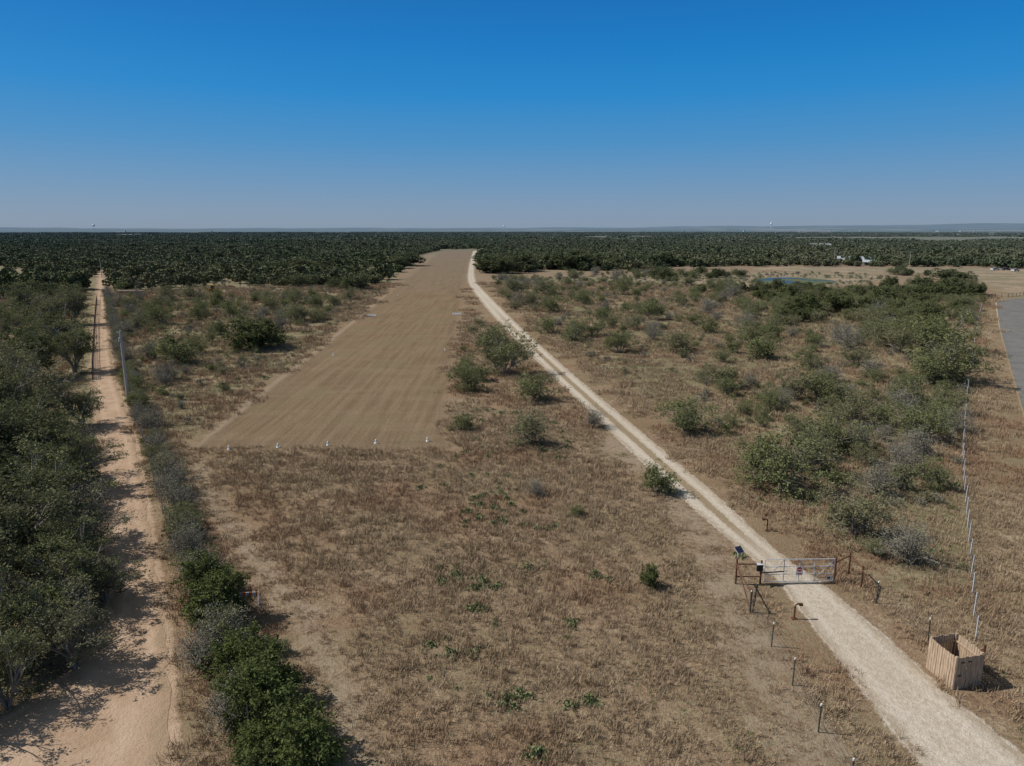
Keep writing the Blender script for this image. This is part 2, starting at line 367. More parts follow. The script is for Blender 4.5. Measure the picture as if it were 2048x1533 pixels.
ribbon('gravel_driveway',eDrive,.024,M_GRAVEL,12,.12,.08)
ribbon('dirt_road',eDirt,.018,M_DIRT,12,.4,.2)
def sheet(name,poly,z,mat):
    b=B(); pts=[(p[0],p[1],z) for p in poly]
    a=sum(poly[i][0]*poly[(i+1)%len(poly)][1]-poly[(i+1)%len(poly)][0]*poly[i][1] for i in range(len(poly)))
    if a<0: pts=pts[::-1]
    b.face(pts,mat); return b.done(name)
pa=np.vstack([catmull(P_asph[:7],8),catmull(P_asph[7:],6)])
sheet('asphalt_road',pa,.05,M_ASPH)
sheet('pond_water',catmull(np.vstack([P_pond,P_pond[:1]]),5)[:-1],.03,M_WATER)
b=B()
el=catmull(P_asph[:7],8)
for a,c in zip(el[:-1],el[1:]):
    d=(c-a)/np.linalg.norm(c-a)
    b.box(((a[0]+c[0])/2,(a[1]+c[1])/2,.035),(.22,np.linalg.norm(c-a),.09),M_GRAVEL,math.atan2(-d[0],d[1]))
b.done('road_edge_kerb')
# ------------------------------------------------------------------ vegetation prototypes
def leafquads(c,size,r,asp=.55,up=.3):
    n=len(c); a=r.normal(size=(n,3)); a[:,2]*=(1-up); a/=np.linalg.norm(a,axis=1)[:,None]
    q=r.normal(size=(n,3)); q-=(q*a).sum(1)[:,None]*a; q/=np.linalg.norm(q,axis=1)[:,None]
    s=(size*(.6+.8*r.random(n)))[:,None]
    return np.stack([c+a*s,c+q*s*asp,c-a*s,c-q*s*asp],1).reshape(-1,3)
def tubes(paths,n=5):
    V=[];Q=[];b=0
    for pts,rad in paths:
        pts=np.asarray(pts,float); m=len(pts)
        d=np.gradient(pts,axis=0); d/=np.linalg.norm(d,axis=1)[:,None]+1e-9
        a=np.cross(d,[.3,.2,.93]); a/=np.linalg.norm(a,axis=1)[:,None]+1e-9; c=np.cross(d,a)
        t=np.arange(n)*2*np.pi/n
        R=pts[:,None,:]+np.asarray(rad)[:,None,None]*(np.cos(t)[None,:,None]*a[:,None,:]+np.sin(t)[None,:,None]*c[:,None,:])
        V.append(R.reshape(-1,3))
        i=np.arange(m-1)[:,None];k=np.arange(n)[None,:];k2=(k+1)%n
        Q.append((b+np.stack([i*n+k,i*n+k2,(i+1)*n+k2,(i+1)*n+k],-1)).reshape(-1,4)); b+=m*n
    return np.vstack(V),np.vstack(Q)
def tree(name,seed,h,R,ncl,nlf,leaf,sig,zlow,stems,lm,bm,tr=.12,flat=.6,shell=.4,fork=.35,asp=.55,cone=0.,lobes=.28):
    r=np.random.default_rng(seed)
    d=r.normal(size=(ncl,3)); d/=np.linalg.norm(d,axis=1)[:,None]
    th=np.arctan2(d[:,1],d[:,0]); k=r.random()*6
    rad=r.random(ncl)**shell*(1+lobes*np.sin(3*th+k)*.6+lobes*.6*np.sin(5*th+k*2))
    zc=h*(zlow+(1-zlow)*.45); hz=h*(1-zlow)*.55
    C=np.stack([d[:,0]*R*rad,d[:,1]*R*rad,zc+d[:,2]*hz*np.clip(rad,0,1.05)],1)
    if cone:
        f=1-cone*np.clip((C[:,2]-h*.15)/(h*.85),0,1); C[:,:2]*=f[:,None]
    C[:,2]=np.clip(C[:,2],h*zlow*.9,None)
    C[:,2]+=r.normal(size=ncl)*h*.04
    paths=[]; forks=[]
    for s in range(stems):
        a=2*np.pi*(s+r.random()*.6)/stems; fr=R*fork*(.5+.6*r.random())
        f=np.array([math.cos(a)*fr,math.sin(a)*fr,max(h*zlow*1.1,h*.18)*(1+.3*r.random())])
        if stems==1: f[:2]*=.2
        forks.append(f); mid=f*.5+np.array([r.normal()*.1,r.normal()*.1,h*.02])
        t0=tr/math.sqrt(stems)*1.3
        paths.append(([(math.cos(a)*tr*.5,math.sin(a)*tr*.5,-.1),mid,f],[t0,t0*.75,t0*.6]))
    forks=np.array(forks)
    for c in C:
        f=forks[np.argmin(((forks[:,:2]-c[:2])**2).sum(1))]
        m1=f+(c-f)*.4+np.array([r.normal()*.12,r.normal()*.12,.12*h*.4*r.random()]); m2=f+(c-f)*.75+r.normal(size=3)*.08
        paths.append(([f,m1,m2,c],np.array([.42,.25,.14,.05])*tr))
        for _ in range(2):
            e=c+r.normal(size=3)*sig*1.3; paths.append(([m2,(m2+e)/2+r.normal(size=3)*.05,e],np.array([.12,.08,.03])*tr))
    TV,TQ=tubes(paths,4 if ncl>20 else 3)
    cid=np.repeat(np.arange(ncl),nlf); sg=sig*(.6+.8*r.random(ncl))
    off=r.normal(size=(len(cid),3))*sg[cid][:,None]; off[:,2]*=flat
    sub=r.normal(size=(ncl*6,3))*np.repeat(sg,6)[:,None]; sub[:,2]*=flat
    sid=cid*6+r.integers(0,6,len(cid))
    p=C[cid]+np.where(r.random((len(cid),1))<.75, sub[sid]+off*.38, off)
    p[:,2]=np.maximum(p[:,2],.05)
    LV=leafquads(p,leaf,r,asp)
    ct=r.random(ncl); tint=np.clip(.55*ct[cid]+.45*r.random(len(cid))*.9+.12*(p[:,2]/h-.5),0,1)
    LQ=np.arange(len(LV)).reshape(-1,4)+len(TV)
    V=np.vstack([TV,LV]); Q=np.vstack([TQ,LQ]); mi=np.r_[np.ones(len(TQ)),np.zeros(len(LQ))]
    tn=np.r_[np.zeros(len(TV)),np.repeat(tint,4)]
    me=quadmesh(name,V,Q,mi,[lm,bm],tn)
    return me,np.percentile(np.abs(LV[:,:2]),97)*2
OAK=[tree('oak_m%d'%i,20+i,6.0,2.9,50,260,.09,.42,.24,4,L_OAK,M_TWIG,.22,.6,.55,.35,.5,0,.5) for i in range(3)]
BIG=[tree('bigmesq_m%d'%i,25+i,5.8,2.9,60,160,.085,.35,.22,5,L_BIG,M_TWIG,.22,.6,.62,.35,.42,0,.5) for i in range(5)]
OKD=[tree('darkoak_m%d'%i,30+i,5.2,3.2,70,110,.19,.5,.16,3,L_OAKD,M_BARK,.24,.6,.36) for i in range(2)]
MES=[tree('mesq_m%d'%i,40+i,3.0,2.0,42,130,.075,.31,.10,5,L_MES,M_TWIG,.10,.7,.55,.3,.4,0,.5) for i in range(5)]
SHR=[tree('shrub_m%d'%i,60+i,1.8,1.25,28,150,.07,.25,.05,5,L_MES,M_TWIG,.06,.75,.5,.25,.42) for i in range(3)]
SML=[tree('small_m%d'%i,65+i,1.6,1.3,14,30,.13,.27,.05,4,L_MES if i<2 else L_GRY,M_TWIG,.06,.75,.5,.25,.42) for i in range(4)]
JUN=[tree('juniper_m%d'%i,70+i,3.0,1.4,40,190,.08,.26,.04,1,L_JUN,M_BARK,.13,.8,.5,.2,.5,.4,.55) for i in range(4)]
GRY=[tree('grey_m%d'%i,80+i,2.4,1.4,70,50,.05,.3,.05,7,L_GRY,M_TWIG,.10,.8,.5,.3,.4) for i in range(3)]
FAR=[tree('far_m%d'%i,90+i,4.4,2.9,22,26,.42,.55,.15,2,L_FAR,M_BARK,.2,.55,.4,.3,.7) for i in range(4)]
FARM=[tree('farmesq_m%d'%i,100+i,3.0,2.2,18,26,.24,.42,.1,3,L_MES,M_TWIG,.12,.6,.5,.3,.6) for i in range(3)]
MID=[tree('mid_m%d'%i,110+i,4.2,2.8,34,60,.18,.46,.15,3,L_FAR,M_TWIG,.2,.6,.5,.3,.6,0,.4) for i in range(4)]
def woodland_patch(name,seed,n=40,S=46):
    r=np.random.default_rng(seed); c=(r.random((n,2))-.5)*S; P=[];t=[]
    for i in range(n):
        R=1.6+r.random()*2.8; hh=2.2+r.random()*3.2; q=r.normal(size=(38,3)); q/=np.linalg.norm(q,axis=1)[:,None]; q[:,2]=np.abs(q[:,2])
        P.append(np.stack([c[i,0]+q[:,0]*R,c[i,1]+q[:,1]*R,hh*.25+q[:,2]*hh*.75],1)); t.append(np.clip(r.random()*.7+r.random(38)*.3,0,1))
    P=np.vstack(P); t=np.concatenate(t); V=leafquads(P,1.1,r,.75)
    return quadmesh(name,V,np.arange(len(V)).reshape(-1,4),None,[L_FAR],np.repeat(t,4))
PATCH=[woodland_patch('woodland_patch%d'%i,120+i) for i in range(4)]
def grass_patch(name,seed,S=2.6,nt=85,nb=9,hh=.32,w=.011,mat=None,tuft=.16):
    r=np.random.default_rng(seed); mat=mat or M_GRASS
    c=(r.random((nt,2))-.5)*S; k=r.random((6,2))*S-S/2; c=np.where(r.random((nt,1))<.5,k[r.integers(0,6,nt)]+r.normal(size=(nt,2))*.28,c)
    hs=hh*(.35+1.0*r.random(nt)**1.8); tt=r.random(nt)
    id=np.repeat(np.arange(nt),nb); n=len(id); a=r.random(n)*6.283; lean=r.random(n)**.8*.8
    b0=np.stack([c[id,0]+r.normal(size=n)*tuft*.5,c[id,1]+r.normal(size=n)*tuft*.5,np.zeros(n)],1)
    L=hs[id]*(.7+.5*r.random(n)); tip=b0+np.stack([np.cos(a)*lean*L,np.sin(a)*lean*L,L*np.sqrt(1-np.minimum(lean,.95)**2)],1)
    s=np.stack([-np.sin(a),np.cos(a),np.zeros(n)],1)*w
    V=np.stack([b0-s,b0+s,tip+s*.5,tip-s*.5],1).reshape(-1,3)
    ti=np.clip(tt[id]*.5+.5*r.random(n),0,1)
    return quadmesh(name,V,np.arange(len(V)).reshape(-1,4),None,[mat],np.repeat(ti,4))
GRS=[grass_patch('grass_patch%d'%i,140+i) for i in range(6)]
WEED=[grass_patch('weed_patch%d'%i,150+i,1.4,16,10,.13,.014,L_WEED,.16) for i in range(2)]
def pear(name,seed,n=60,R=.6):
    r=np.random.default_rng(seed); V=[];t=[]
    for i in range(n):
        rr=R*math.sqrt(r.random())*(.6+.5*math.sin(i)); a=r.random()*6.28; z=.06+r.random()*.22*(1.15-rr/R)+.02
        c=np.array([rr*math.cos(a),rr*math.sin(a),z]); b=r.random()*6.28; s=.055+.04*r.random()
        u=np.array([math.cos(b),math.sin(b),0]); w=np.array([-math.sin(b)*.7*r.normal(),math.cos(b)*.7*r.normal(),1.]); w/=np.linalg.norm(w)
        p=lambda x,y:c+u*x*s+w*y*s
        V+= [p(-.35,-1),p(.35,-1),p(.8,.1),p(-.8,.1)]; V+=[p(-.8,.1),p(.8,.1),p(.45,1),p(-.45,1)]
        q=r.random(); t+=[q]*8
    V=np.array(V); return quadmesh(name,V,np.arange(len(V)).reshape(-1,4),None,[L_PEAR],t)
PEAR=[pear('pear_m%d'%i,160+i) for i in range(4)]
# ------------------------------------------------------------------ instanced masses
def scatter(name,meshes,P,scl,idx,zs=0.0):
    coll=bpy.data.collections.new(name+'_parts')
    for i,m in enumerate(meshes): coll.objects.link(bpy.data.objects.new('%s_piece_%02d'%(name,i),m))
    P=np.asarray(P,float); n=len(P); me=bpy.data.meshes.new(name); me.vertices.add(n)
    me.vertices.foreach_set('co',np.c_[P[:,:2],np.full(n,zs)].astype(np.float32).ravel())
    for nm,ty,v in (('rot','FLOAT',rng.random(n)*6.283),('scl','FLOAT',np.asarray(scl)),('idx','INT',np.asarray(idx))):
        a=me.attributes.new(nm,ty,'POINT'); a.data.foreach_set('value',v.astype(np.int32 if ty=='INT' else np.float32))
    o=add(name,me); g=bpy.data.node_groups.new(name+'_nodes','GeometryNodeTree')
    g.interface.new_socket('Geometry',in_out='INPUT',socket_type='NodeSocketGeometry'); g.interface.new_socket('Geometry',in_out='OUTPUT',socket_type='NodeSocketGeometry')
    N=g.nodes.new; gi=N('NodeGroupInput');go=N('NodeGroupOutput');ci=N('GeometryNodeCollectionInfo');ip=N('GeometryNodeInstanceOnPoints')
    ci.inputs['Collection'].default_value=coll; ci.inputs['Separate Children'].default_value=True; ci.inputs['Reset Children'].default_value=True
    def na(nm,ty):
        k=N('GeometryNodeInputNamedAttribute'); k.data_type=ty; k.inputs[0].default_value=nm; return k.outputs['Attribute']
    cx=N('ShaderNodeCombineXYZ'); er=N('FunctionNodeEulerToRotation'); l=g.links.new
    l(na('rot','FLOAT'),cx.inputs[2]); l(cx.outputs[0],er.inputs[0]); l(er.outputs[0],ip.inputs['Rotation'])
    l(na('scl','FLOAT'),ip.inputs['Scale']); l(na('idx','INT'),ip.inputs['Instance Index']); ip.inputs['Pick Instance'].default_value=True
    l(gi.outputs[0],ip.inputs['Points']); l(ci.outputs[0],ip.inputs['Instance']); l(ip.outputs[0],go.inputs[0])
    md=o.modifiers.new('scatter','NODES'); md.node_group=g; return o
def fan(n,r0,r1,a=44.):
    r=np.sqrt(rng.random(n)*(r1*r1-r0*r0)+r0*r0); t=np.radians((rng.random(n)*2-1)*a); return np.stack([r*np.sin(t),r*np.cos(t)],1)
def clear(P,*margins):
    k=np.ones(len(P),bool)
    for poly,mg in margins: k&=sd(P,poly)>mg
    return k
ROADS=lambda m:[(P_drive,m),(P_dirt,m),(P_strip,m),(P_asph,m)]
def inpx(P,poly):
    u,v=toimg(P); Q=np.stack([u,v],1); poly=np.array(poly,float)
    ins=np.zeros(len(Q),bool)
    for i in range(len(poly)):
        a=poly[i];b_=poly[(i+1)%len(poly)]
        c=((a[1]<=Q[:,1])!=(b_[1]<=Q[:,1])); den=(b_[1]-a[1]) if b_[1]!=a[1] else 1e-9
        ins^=c&(Q[:,0]<a[0]+(Q[:,1]-a[1])*(b_[0]-a[0])/den)
    return ins
W_LEFT=[(-2500,500),(884,500),(835,512),(800,545),(705,588),(640,572),(560,576),(430,566),(330,580),(222,584),(212,548),(196,548),(190,600),(-2500,640)]
W_RIGHT=[(955,500),(4200,500),(4200,538),(2048,538),(1960,535),(1500,533),(1350,536),(1300,543),(1120,543),(990,548),(962,538),(955,520)]
CL1=[(1450,612),(1560,595),(1700,592),(1900,582),(1975,592),(1950,640),(1900,690),(1850,710),(1780,685),(1700,662),(1560,655),(1455,632)]
P=fan(46000,140,1250); u,v=toimg(P); dn=.5*lown(P,.028)+.3*lown(P,.07,2)+.2*lown(P,.045,5)
keep=((v<501)|inpx(P,W_LEFT)|inpx(P,W_RIGHT)) & clear(P,(P_drive,2.5),(P_dirt,2.5),(P_strip,2.0),(P_bare1,2),(P_asph,3),(P_farS,2))
keep&=(rng.random(len(P))<np.where(v<501,.95,.8)*np.clip((dn-.24)/.16,.12,1))
P=P[keep]; r=np.hypot(P[:,0],P[:,1]); nearw=r<300
idx=np.where(nearw,rng.choice([0,1,2,3,0,1,2,4,5,6],len(P)),rng.choice([7,8,9,10,7,8,9,10,11,12],len(P)))
scatter('distant_woodland',[m for m,_ in MID]+[m for m,_ in MES[:3]]+[m for m,_ in FAR]+[m for m,_ in FARM[:2]],P,(.45+.8*rng.random(len(P)))*np.where(rng.random(len(P))<.08,1.35,1.),idx)
P=fan(9500,1150,4700,46); dn=.5*lown(P,.0045,2)+.5*lown(P,.011,6)
op=(lown(P*np.array([1,.45]),.005,7)>.86)
keep=~inpx(P,[(1430,476),(1600,474),(2600,475),(2600,484),(2048,484),(1700,482),(1500,478)])&(rng.random(len(P))<np.clip((dn-.26)/.12,.1,1)*np.where(op,.05,1))
P=P[keep]; scatter('distant_woodland',PATCH,P,.7+.6*rng.random(len(P)),rng.integers(0,4,len(P)))
def grass(cell,r0,r1,sc,prob):
    m=int(r1/cell)+1; gx,gy=np.meshgrid(np.arange(-m,m+1)*cell,np.arange(0,m+1)*cell); P=np.stack([gx.ravel(),gy.ravel()],1)+(rng.random((gx.size,2))-.5)*cell*.7
    r=np.hypot(P[:,0],P[:,1]); P=P[(r>=r0)&(r<r1)&(np.abs(np.arctan2(P[:,0],P[:,1]))<math.radians(42))&(rng.random(len(P))<prob)]
    P=P[clear(P,(P_drive,1.15*sc),(P_dirt,1.0*sc),(P_strip,.7*sc),(P_asph,1.6),(P_bare1,2),(P_pondtan,2))]
    return P,sc*(.8+.4*rng.random(len(P)))
g=[grass(1.9,22,80,1.0,1.),grass(3.2,80,150,1.4,1.),grass(5.2,150,300,2.,.9)]
P=np.vstack([a for a,_ in g]); S=np.concatenate([b_ for _,b_ in g])
S=S*(.7+.6*(.5*lown(P,.25,1)+.5*lown(P,.6,3)))
for ln,w in ((gp([(392,925),(410,985),(470,1070),(540,1150),(610,1240),(670,1350),(740,1533)]),1.2),(gp([(1215,880),(1330,985),(1400,1060),(1450,1140),(1490,1250),(1560,1400),(1640,1560)]),1.6)):
    d=dline(P,ln); S=np.where(d<w,S*.45,S)
scatter('dry_grass',GRS,P,S,rng.integers(0,6,len(P)))
P=fan(2500,24,150,40); u,v=toimg(P); P=P[clear(P,*ROADS(1.))&(lown(P,.22,1)>.62)&(rng.random(len(P))<.3)&(u>560)]
P=np.vstack([P,gp([(1270,1330),(1300,1390),(1270,1375),(1480,1500),(1360,1440),(1190,1470),(1500,1490),(1020,1380),(1085,1400)])])
scatter('green_weeds',WEED,P,.5+.6*rng.random(len(P)),rng.integers(0,2,len(P)))
P=fan(14000,50,460,42)
k=(sd(P,P_scrubR)<0)|(sd(P,P_scrubL)<0)|(sd(P,P_pondtan)<0); k&=clear(P,*ROADS(1.2))&clear(P,(P_pond,1))&(rng.random(len(P))<(.4+.6*(lown(P,.09,3)>.45)))
P=P[k]
scatter('low_scrub',[m for m,_ in SML],P,.2+.65*rng.random(len(P))**2.2,rng.integers(0,4,len(P)))
pc=[(1010,905,90,26,22),(985,1000,60,34,16),(950,1035,40,20,8),(1090,1055,26,8,5),(905,1145,45,24,12),(960,1170,30,14,6),(1070,1140,25,10,4),(955,1220,20,10,4),(1040,1400,26,16,5),(1175,1410,30,12,4),(1070,1510,22,10,3),(985,830,50,30,14),(1200,1150,28,10,3),(1140,1250,14,6,2),(1480,1110,14,6,2),
 (1650,780,170,60,60),(1820,920,70,60,30),(1600,1000,60,14,10),(1760,1090,50,24,9),(1840,1110,40,24,9),(1430,650,160,30,40),(1260,690,80,20,16),(480,740,90,30,24),(600,690,40,16,12),(400,680,60,24,14),(1730,880,60,30,14),(900,770,25,12,5),(350,740,40,30,12),(1100,850,60,40,8),(1530,710,100,24,24),(1135,880,14,20,4),(1120,915,12,8,3),(950,1300,160,90,10),(900,960,120,40,8)]
PP=[]
for u,v,du,dv,n in pc:
    for _ in range(int(n*1.5)): PP.append(G(u+rng.normal()*du*.6,v+rng.normal()*dv*.6))
PP=np.array(PP); PP=PP[clear(PP,*ROADS(.5))]
scatter('prickly_pear_cactus',PEAR,PP,.4+.65*rng.random(len(PP))**1.5,rng.integers(0,4,len(PP)))
# ------------------------------------------------------------------ individual trees and shrubs
KIND={'o':(OAK,'live_oak_tree'),'b':(BIG,'mesquite_tree'),'d':(OKD,'live_oak_tree'),'m':(MES,'mesquite_tree'),'s':(SHR,'shrub'),'j':(JUN,'juniper_tree'),'g':(GRY,'bare_grey_shrub')}
def plant(k,u,v,w,zs=1.):
    ms,nm=KIND[k]; me,wd=ms[rng.integers(len(ms))]; x,y=G(u,v); sc=w*T(v)/F/wd
    add(nm,me,(x,y,0),rng.random()*6.28,(sc,sc,sc*zs*(.9+.2*rng.random())))
hand=[('m',1010,750,115),('m',985,705,80),('m',940,782,76),('m',1065,802,92),('s',925,860,50),('m',1060,888,92),('g',1187,855,48),('s',1310,985,72),('g',1073,992,42),('s',1153,1032,32),('j',1300,1175,40),
('m',1370,865,112),('m',1466,856,42),('m',1145,683,54),('m',1095,667,46),('m',1190,674,48),('m',1240,705,60),('m',1350,705,55),('m',1445,725,46),('m',1505,692,64),('m',1410,765,52),
('m',1565,985,165),('m',1515,962,100),('m',1610,945,110),('m',1590,802,80),('m',1540,822,60),('m',1665,908,120),('m',1640,805,90),('m',1705,1070,135),('s',1680,1045,60),('m',1700,852,90),('g',1755,992,80),('m',1870,978,78),('m',1840,882,120),('g',1812,1125,100),('m',1745,1110,60),('m',1900,765,130),('m',1875,705,120),('m',1795,705,70),('g',1740,755,45),('g',1660,765,50),('g',1500,775,40),('m',1620,735,55),('m',1855,770,100),('m',1820,820,80),('m',1765,850,70),('m',1900,830,70),('m',1600,880,60),('m',1730,930,60),
('d',515,698,92,.8),('s',350,728,80),('g',330,762,50),('m',320,650,50),('s',435,614,36),('m',470,645,60),('m',600,645,60),('m',668,612,30),('m',400,640,50),('g',560,660,40),('m',540,620,50),('m',330,600,40),('s',480,700,30),('m',590,610,40),('s',260,620,30),('m',440,668,36),('s',640,640,34),('m',270,660,40),('m',380,600,44),('g',300,720,44),('s',560,690,34),('m',700,600,34),('s',740,560,30),
('m',1060,610,40),('m',1090,590,45),('m',1025,585,40),('m',1105,625,55),('m',1030,620,35),('m',1170,610,45),('m',1245,590,40),('m',1300,640,50),
('d',975,546,50,.75),('d',1005,547,64,.7),('d',1040,543,60,.7),('d',1065,538,40,.7),('d',1110,538,60,.6),('d',1150,540,70,.6),('d',1190,537,60,.6),('d',1225,538,50,.6),('d',1290,532,50,.6),('d',1325,533,55,.6),('d',815,532,56,.65),('d',793,537,44,.65),('d',1890,560,44,.6),('d',1920,561,40,.6),('d',550,548,60,.5),('d',600,540,50,.5),
('b',60,862,150),('b',165,852,110),('b',0,890,170),('o',60,965,170),('b',155,985,130),('b',90,1090,190),('b',165,1120,130),('o',10,1180,210),('b',155,1215,170),('b',210,1200,110),('b',55,1330,230),('b',150,1335,150),('o',-80,1290,260),('b',-90,1120,240),('o',-60,1000,200),('o',10,1020,130),('b',-120,1450,260),('b',15,1415,150),
('b',20,790,140),('o',-60,830,150),('b',150,745,90),('b',115,700,90),('o',70,760,90),('b',110,655,80),('m',20,665,80),('b',50,640,70),('b',148,650,60),('g',160,900,80),('g',115,1250,130),('g',165,1040,100),('j',40,900,80),('j',120,930,60),('j',20,980,90),('j',100,1290,90),('o',100,1020,120),('o',90,920,110),('o',110,1180,120),
('j',585,1500,120),('j',545,1400,100),('g',440,1300,110),('j',455,1240,80),('g',400,1330,90),('j',410,1195,70),('g',370,1080,60),('g',470,1450,110),('g',345,1000,60),('j',610,1570,130),('s',560,1310,50),('j',510,1360,90),('j',520,1460,110)]
for h in hand: plant(*h)
hl=gp([(212,585),(226,640),(246,720),(266,780),(292,850),(312,905),(338,975),(360,1040),(380,1110),(405,1190),(438,1260),(462,1330),(488,1400),(512,1470),(538,1560)])
dd=np.r_[0,np.cumsum(np.linalg.norm(np.diff(hl,axis=0),axis=1))]; s_=1.
while s_<dd[-1]:
    x=np.interp(s_,dd,hl[:,0]); y=np.interp(s_,dd,hl[:,1])
    k='j' if y<42 and rng.random()<.5 else ('g' if rng.random()<.5 else ('s' if rng.random()<.4 else 'm'))
    ms,nm=KIND[k]; me,wd=ms[rng.integers(len(ms))]; w={'j':2.2,'g':2.7,'s':2.0,'m':2.8}[k]*(.6+.6*rng.random())
    sc=w/wd; add(nm,me,(x+rng.normal()*.35,y+rng.normal()*.3,0),rng.random()*6.28,(sc,sc,sc*(1.0 if k!='j' else .85)))
    s_+=(1.15 if y<60 else 1.6)*(.6+.8*rng.random())*(1+y/260)
def field(poly,n,smin,smax,kinds,mind=2.5):
    P=fan(30000,40,420); P=P[inpx(P,poly)&clear(P,*ROADS(1.6))&clear(P,(P_pond,1.5),(P_bare1,1))]
    out=[]
    for p in P:
        if len(out)>=n: break
        if all((p[0]-q[0])**2+(p[1]-q[1])**2>mind*mind for q in out): out.append(p)
    for p in out:
        k=kinds[rng.integers(len(kinds))]; ms,nm=KIND[k]; me,wd=ms[rng.integers(len(ms))]
        sc=(smin+(smax-smin)*rng.random()**1.6)/wd; add(nm,me,(p[0],p[1],0),rng.random()*6.28,(sc,sc,sc*(.8+.3*rng.random())))
field([(985,558),(1300,545),(1500,580),(1960,625),(1940,760),(1600,760),(1400,730),(1150,680),(1000,600)],270,1.8,5.6,'mmmmsgg')
field([(1400,770),(1920,760),(1915,980),(1700,1000),(1560,880)],60,1.1,3.8,'mmgsm')
field(CL1,125,4.0,6.5,'mmd',2.8)
field([(1380,572),(1600,578),(1960,562),(1975,590),(1560,596),(1400,596)],64,3.,6.5,'mmmd',3.)
field([(1300,546),(1480,540),(1500,552),(1400,562),(1300,566)],30,3.,6.,'mmd',3.)
field([(1700,540),(2048,548),(2048,552),(1800,552)],14,3.,6.,'mmd',3.)
field([(235,592),(700,596),(640,650),(520,700),(300,720),(250,680)],110,1.6,4.8,'mmmgs')
field([(300,720),(520,705),(430,800),(340,840)],16,1.,2.4,'gsm')
field([(-300,600),(185,600),(175,700),(-300,800)],70,3.,6.0,'mmb',3.)
field([(900,650),(1000,650),(1050,740),(950,800),(895,780)],16,1.5,3.4,'mms')
# ------------------------------------------------------------------ built objects
def v3(u,v,z=0): x,y=G(u,v); return Vector((x,y,z))
g0,g1=v3(1527,1167),v3(1665,1165); gd=(g1-g0).normalized(); gl=(g1-g0).length
b=B(); zb,zt=.12,1.62
def gp3(s,z): return g0+gd*s+Vector((0,0,z))
for z in (zb,.62,1.12,zt): b.tube([gp3(0,z),gp3(gl,z)],.026,M_GALV)
for s in (0,gl*.28,gl*.5,gl*.72,gl): b.tube([gp3(s,zb),gp3(s,zt)],.026,M_GALV)
b.tube([gp3(gl*.72,zb),gp3(gl,zt)],.018,M_GALV); b.tube([gp3(0,zb),gp3(gl*.28,zt)],.018,M_GALV)
k=.2
while k<gl: b.tube([gp3(k,zb),gp3(k,zt)],.003,M_GWIRE,3); k+=.2
for z in np.arange(zb+.17,zt,.17): b.tube([gp3(0,z),gp3(gl,z)],.003,M_GWIRE,3)
b.done('metal_gate')
b=B(); sc_=gp3(gl*.5,.85); rz=math.atan2(gd.y,gd.x); nrm=Vector((gd.y,-gd.x,0))
b.box(sc_+nrm*.05,(.42,.02,.62),M_WHITE,rz)
pts=[sc_+nrm*.064+gd*(.17*math.cos(a))+Vector((0,0,.10+.17*math.sin(a))) for a in [math.pi/8+i*math.pi/4 for i in range(8)]]
b.face(pts,M_RED); b.box(sc_+nrm*.064+Vector((0,0,-.2)),(.3,.008,.07),M_RED,rz)
b.box(sc_+nrm*.070+Vector((0,0,.10)),(.24,.006,.05),M_WHITE,rz)
b.done('gate_sign')
b=B(); c=gp3(gl*.93,.35); b.box(c+nrm*.05,(.26,.02,.3),M_WHITE,rz); b.box(c+nrm*.064,(.18,.006,.14),M_TPOST,rz); b.done('small_notice_sign')
def post(p,h,r=.06,m=M_RUST): b.tube([p,p+Vector((0,0,h))],r,m)
b=B()
pL=v3(1471,1168); pL2=v3(1520,1168); post(pL,1.75); post(pL2,1.6)
b.tube([pL+Vector((0,0,1.35)),pL2+Vector((0,0,1.35))],.04,M_RUST); b.tube([pL+Vector((0,0,.5)),pL2+Vector((0,0,.5))],.04,M_RUST)
pC=v3(1500,1225); post(pC,1.5); b.tube([pL+Vector((0,0,1.4)),pC+Vector((0,0,.15))],.04,M_RUST); b.tube([pL+Vector((0,0,1.2)),pC+Vector((0,0,1.2))],.04,M_RUST)
b.done('gate_post_brace')
b=B()
pR=v3(1668,1163); pR2=v3(1697,1148); pR3=v3(1722,1175); post(pR,1.75); post(pR2,1.5); post(pR3,1.45)
b.tube([pR+Vector((0,0,1.3)),pR2+Vector((0,0,1.3))],.04,M_RUST); b.tube([pR2+Vector((0,0,1.3)),pR3+Vector((0,0,1.3))],.04,M_RUST)
b.tube([pR3+Vector((0,0,1.2)),v3(1752,1207)],.04,M_RUST)
b.done('gate_post_brace')
b=B(); t=pL+Vector((0,0,1.75)); b.tube([t,t+Vector((0,0,.45))],.025,M_GALV)
b.box(t+Vector((.08,0,.6)),(.5,.42,.03),M_SOLAR,.5,math.radians(38)); b.box(t+Vector((.08,0,.575)),(.55,.47,.02),M_GALV,.5,math.radians(38))
b.done('solar_panel')
b=B(); q=v3(1516,1168); b.box(q+Vector((0,-.1,1.15)),(.34,.2,.42),M_BLACK,rz); b.box(q+Vector((0,-.1,1.385)),(.38,.24,.04),M_GALV,rz)
b.tube([q+Vector((0,-.12,.8)),gp3(1.2,.85)+Vector((0,-.1,0))],.04,M_BLACK); b.tube([gp3(.5,.84)+Vector((0,-.1,0)),gp3(1.5,.86)+Vector((0,-.06,0))],.025,M_GALV)
b.done('gate_opener')
